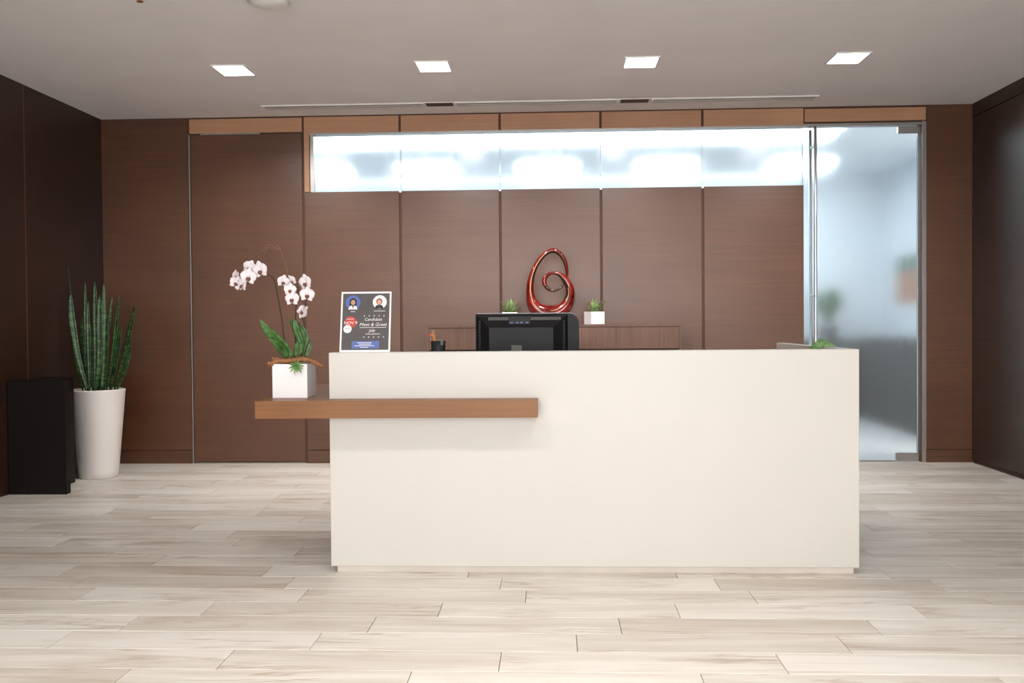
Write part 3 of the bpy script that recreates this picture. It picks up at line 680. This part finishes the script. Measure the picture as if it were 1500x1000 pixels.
small_planter(-.360, 7.74, 4, 'bushy variegated succulent in a white pot behind the monitor', [(-.065, .10, 0, .03, .12), (-.045, .07, -.03, .028, .1), (-.03, .12, .02, .03, .0), (-.012, .105, -.03, .032, .0), (.012, .125, 0, .034, 0), (.03, .10, -.02, .034, .1), (.05, .11, .02, .03, .1), (.066, .075, -.01, .028, .15), (-.085, .05, -.01, .016, .1), (.08, .05, .01, .016, .1), (0, .08, -.05, .03, 0), (.05, .045, -.03, .02, .1), (-.055, .04, -.03, .02, .1)])
small_planter(.327, 7.74, 26, 'sparse upright succulent in a white cube pot beside the sculpture', [(-.080, .135, 0, .016, .05), (-.04, .085, .01, .026, .0), (-.012, .115, -.01, .032, 0), (.012, .105, -.02, .032, 0), (.03, .08, -.03, .026, 0), (.085, .115, 0, .034, .08), (.05, .09, .02, .026, 0), (-.045, .03, -.02, .014, .1), (.06, .035, -.02, .014, .1), (0, .06, -.04, .024, 0)])
# red sculpture
def c7(x, y): return 720+x/7.694, 350+y/7.694
sc = thing('sculpture', 'glossy red ceramic looped sculpture on the credenza', 'sculpture', (-.03, 7.76, CZ))
path = [(815, 505, 8, .008), (775, 552, 10, .010), (705, 582, 11, .014), (640, 562, 16, .02), (597, 500, 22, .024), (606, 430, 24, .024), (680, 383, 13, .022), (765, 398, 20, .024), (835, 462, 36, .03), (878, 545, 46, .038), (884, 640, 54, .046), (845, 745, 70, .055), (760, 820, 88, .06), (655, 845, 100, .062), (550, 815, 92, .06), (470, 735, 70, .056), (438, 620, 46, .05), (438, 500, 34, .042), (462, 390, 27, .034), (505, 290, 24, .030), (565, 205, 23, .028), (630, 150, 23, .028), (700, 130, 24, .028), (765, 160, 24, .028), (815, 225, 22, .026), (842, 310, 18, .024), (850, 390, 15, .02), (846, 440, 12, .015)]
N = len(path)
ysh = lambda i: 7.76 + (-.035 if i < 5 else (-.035+.035*(i-5)/4 if i < 9 else (0 if i < 22 else .03*(i-22)/(N-23))))
s7 = 7.76/FPX/7.694
P = catmull([at(*c7(q[0], q[1]), ysh(i)) for i, q in enumerate(path)], 8)
ra, rb = [(q[2]*(1.18 if i > 16 or i < 9 else 1.0))*s7 for i, q in enumerate(path)], [q[3] for q in path]
V, F = tube(P, ra, 18, (Vector((0, 1, 0)), rb))
lo = min(v.z for v in V); 
V = [Vector((v.x, v.y, max(v.z, CZ+.0005))) for v in V]
body = obj('loop', V, F, 'red', sc, True); body.data.materials.append(M['brown_glaze'])
for f_ in body.data.polygons:
    i_, k_ = divmod(min(f_.vertices), 18); u_ = i_/8; ca = math.cos(2*math.pi*(k_+.5)/18)
    if len(f_.vertices) == 4 and (u_ < 3.6 or (6.5 < u_ < 10.6 and ca > .05) or (17 < u_ < 26.5 and ca > .15)): f_.material_index = 1
# dark inner ribbon faces and gilded ridges
na = len(P); RA = lerp_list(ra, na); RB = lerp_list(rb, na)
def offs(i0, i1, ang):
    out = []
    for i in range(i0, i1):
        t_ = (P[min(i+1, na-1)]-P[max(i-1, 0)]).normalized(); b = Vector((0, 1, 0)); a_ = b.cross(t_).normalized()
        out.append(P[i]+a_*math.cos(ang)*RA[i]+b*math.sin(ang)*RB[i])
    return out
for i0, i1, ang, rr in ((8*14, 8*21, -1.45, [.003, .006, .005, .004, .002]), (8*9, 8*13, -1.2, [.0015, .004, .005, .002])):
    V, F = tube(offs(i0, i1, ang), rr, 6); obj('gilded_ridge', [Vector((v.x, v.y, max(v.z, CZ+.001))) for v in V], F, 'gilt', body, True)
# ------------------------------------------------------------------ monitor on the worktop
MY = 5.20
mo = thing('monitor', 'black computer monitor seen from behind, standing inside the desk', 'monitor', (-.15, MY+.02, .74))
mx0, mx1, mz0, mz1 = -.431, .137, .88, 1.253
def rrect(x0, x1, z0, z1, rl, rr, y0, y1):
    pts = []
    for cx, cz, r, a0 in ((x1-rr, z1-rr, rr, 0), (x0+rl, z1-rl, rl, 90), (x0+rl, z0+rl, rl, 180), (x1-rr, z0+rr, rr, 270)):
        for k in range(7): a = math.radians(a0+15*k); pts.append((cx+r*math.cos(a), cz+r*math.sin(a)))
    n = len(pts); V = [(x, y0, z) for x, z in pts]+[(x, y1, z) for x, z in pts]
    F = [tuple(range(n)), tuple(range(n, 2*n))[::-1]]+[(i, (i+1) % n, n+(i+1) % n, n+i) for i in range(n)]
    return V, F
V, F = rrect(mx0, mx1, mz0, mz1, .008, .055, MY, MY+.03); obj('bezel', V, F, 'black_plastic', mo)
V, F = rrect(mx0, mx1, mz0, mz1+.002, .008, .056, MY+.03, MY+.045); obj('front_frame', V, F, 'silver', mo)
box('screen', (mx0+.02, mx1-.02, MY+.045, MY+.047, mz0+.03, mz1-.02), 'screen', mo)
hx0, hx1 = mx0+.006, .075
xa, xb, za, zb = -.352, -.005, .92, 1.196
V = [(hx0, MY, mz0+.01), (hx1, MY, mz0+.01), (hx1, MY, mz1-.006), (hx0, MY, mz1-.006), (hx0+.01, MY-.02, mz0+.02), (hx1-.01, MY-.02, mz0+.02), (hx1-.01, MY-.02, mz1-.016), (hx0+.01, MY-.02, mz1-.016), (xa, MY-.065, za), (xb, MY-.065, za), (xb, MY-.065, zb-.02), (xa, MY-.065, zb-.02)]
F = [(0, 1, 5, 4), (1, 2, 6, 5), (2, 3, 7, 6), (3, 0, 4, 7), (4, 5, 9, 8), (5, 6, 10, 9), (6, 7, 11, 10), (7, 4, 8, 11), (8, 9, 10, 11)]
hs = obj('rear_housing', V, F, 'black_plastic', mo)
def on_top(x, k):  # a point on the sloping upper face of the housing, k from 0 (rim) to 1 (bulge)
    return Vector((x, MY-.021-.045*k, (mz1-.016)+(zb-.02-(mz1-.016))*k))
sl = []
for x0_, x1_, n_ in ((-.355, -.250, 18), (-.125, .035, 27)):
    for i in range(n_):
        x = x0_+(x1_-x0_)*i/(n_-1); p = on_top(x, .06); q = on_top(x, .34); sl.append((x-.0012, x+.0012, q.y-.001, p.y-.0005, q.z, p.z))
vs_ = multi('vent_slits', sl, 'slit', hs); vs_['kind'] = 'stuff'
sl = []
for i in range(26):
    z = .93+i*.0112
    for x0_, x1_ in ((hx0+.014, hx0+.040), (hx1-.042, hx1-.016)): sl.append((x0_, x1_, MY-.031, MY-.021, z, z+.0022))
vs_ = multi('side_vent_slits', sl, 'grey_plastic', hs); vs_['kind'] = 'stuff'
p = on_top(-.19, .5); box('port_strip', (-.245, -.13, p.y-.010, p.y+.008, p.z-.012, p.z+.030), 'black_mesh', hs)
for x in (-.237, -.205, -.183, -.152): box('port', (x, x+.014, p.y-.012, p.y-.0095, p.z-.006, p.z-.001), 'usb', hs)
box('cable_bracket', (-.232, -.172, MY-.085, MY-.066, 1.0, 1.082), 'grey_plastic', mo, .003)
box('stand_neck', (-.26, -.14, MY-.064, MY-.02, .752, 1.0), 'black_plastic', mo, .004); box('stand_base', (-.31, -.09, MY-.13, MY+.10, .7405, .752), 'black_plastic', mo, .003)
# ------------------------------------------------------------------ pen holder on the ledge
ph_ = thing('pen_holder', 'black mesh pen holder with orange pen and pencil behind the desk', 'pen holder', (-.628, 4.88, 1.0))
hc = at(642, 505, 4.88); hx, hy, hz = hc.x, 4.88, 1.0
V, F = lathe([(.036, .0005), (.038, .112), (.035, .112), (.033, .01)], 24, (hx, hy, hz)); obj('cup', V, F, 'black_mesh', ph_, True)
a, b = at(634, 484, 4.855), at(640, 513, 4.87); V, F = tube([a, (a+b)/2, b+(b-a)*.4], [.004, .0045, .0045], 6); obj('pencil', V, F, 'pencil', ph_)
a, b = at(629, 491, 4.865), at(634.5, 497, 4.87); V, F = tube(catmull([a, at(633, 490.5, 4.865), at(635.5, 494, 4.867), b, at(637, 512, 4.875)], 5), [.004, .008, .008, .004, .0035], 8); obj('orange_pen', V, F, 'orange', ph_, True)
V, F = boxes([(hx-.002, hx+.03, hy-.034, hy-.028, hz+.09, hz+.122)], .002); obj('note_clip', V, F, 'grey_plastic', ph_)
# ------------------------------------------------------------------ plant inside the desk
dp = thing('desk_plant', 'broad green leaf of a plant peeking over the white desk', 'plant', (1.24, 4.86, .74))
V, F = lathe([(.05, .0005), (.062, .11), (.055, .11), (.05, .09)], 24, (1.24, 4.86, .74)); obj('pot', V, F, 'ceramic', dp, True)
V, F = lathe([(.05, .085), (.03, .095)], 20, (1.24, 4.86, .74)); obj('soil', V, F, 'soil', dp, True)
b0 = Vector((1.24, 4.86, .83))
for P_, wd, sd, nm_ in (([b0, at(1184, 522, 4.74), at(1195, 507.5, 4.71), at(1205, 503, 4.70), at(1214, 504, 4.69), at(1225, 507, 4.68)], [.012, .024, .040, .044, .03, .003], (-.25, .2, 1), (0, -1, .3)),
               ([b0, b0+Vector((-.05, .02, .1)), b0+Vector((-.12, .03, .12)), b0+Vector((-.19, .04, .08))], [.012, .045, .05, .003], None, (0, -.3, 1)),
               ([b0, b0+Vector((.0, .06, .1)), b0+Vector((.01, .14, .12)), b0+Vector((.02, .2, .1))], [.012, .045, .05, .003], None, (0, -.3, 1)),
               ([b0, b0+Vector((-.04, -.05, .08)), b0+Vector((-.09, -.1, .11)), b0+Vector((-.14, -.14, .08))], [.012, .045, .05, .003], None, (0, -.3, 1))):
    sd = sd or Vector((0, 0, 1)).cross(P_[-1]-P_[1]).normalized()
    V, F = blade(P_, wd, sd, nm_, .002, .12); obj('leaf', V, F, 'succ' if wd[1] == .024 else 'orchid_leaf', dp, True)
for o in bpy.data.objects:
    if '_o' in o: del o['_o']
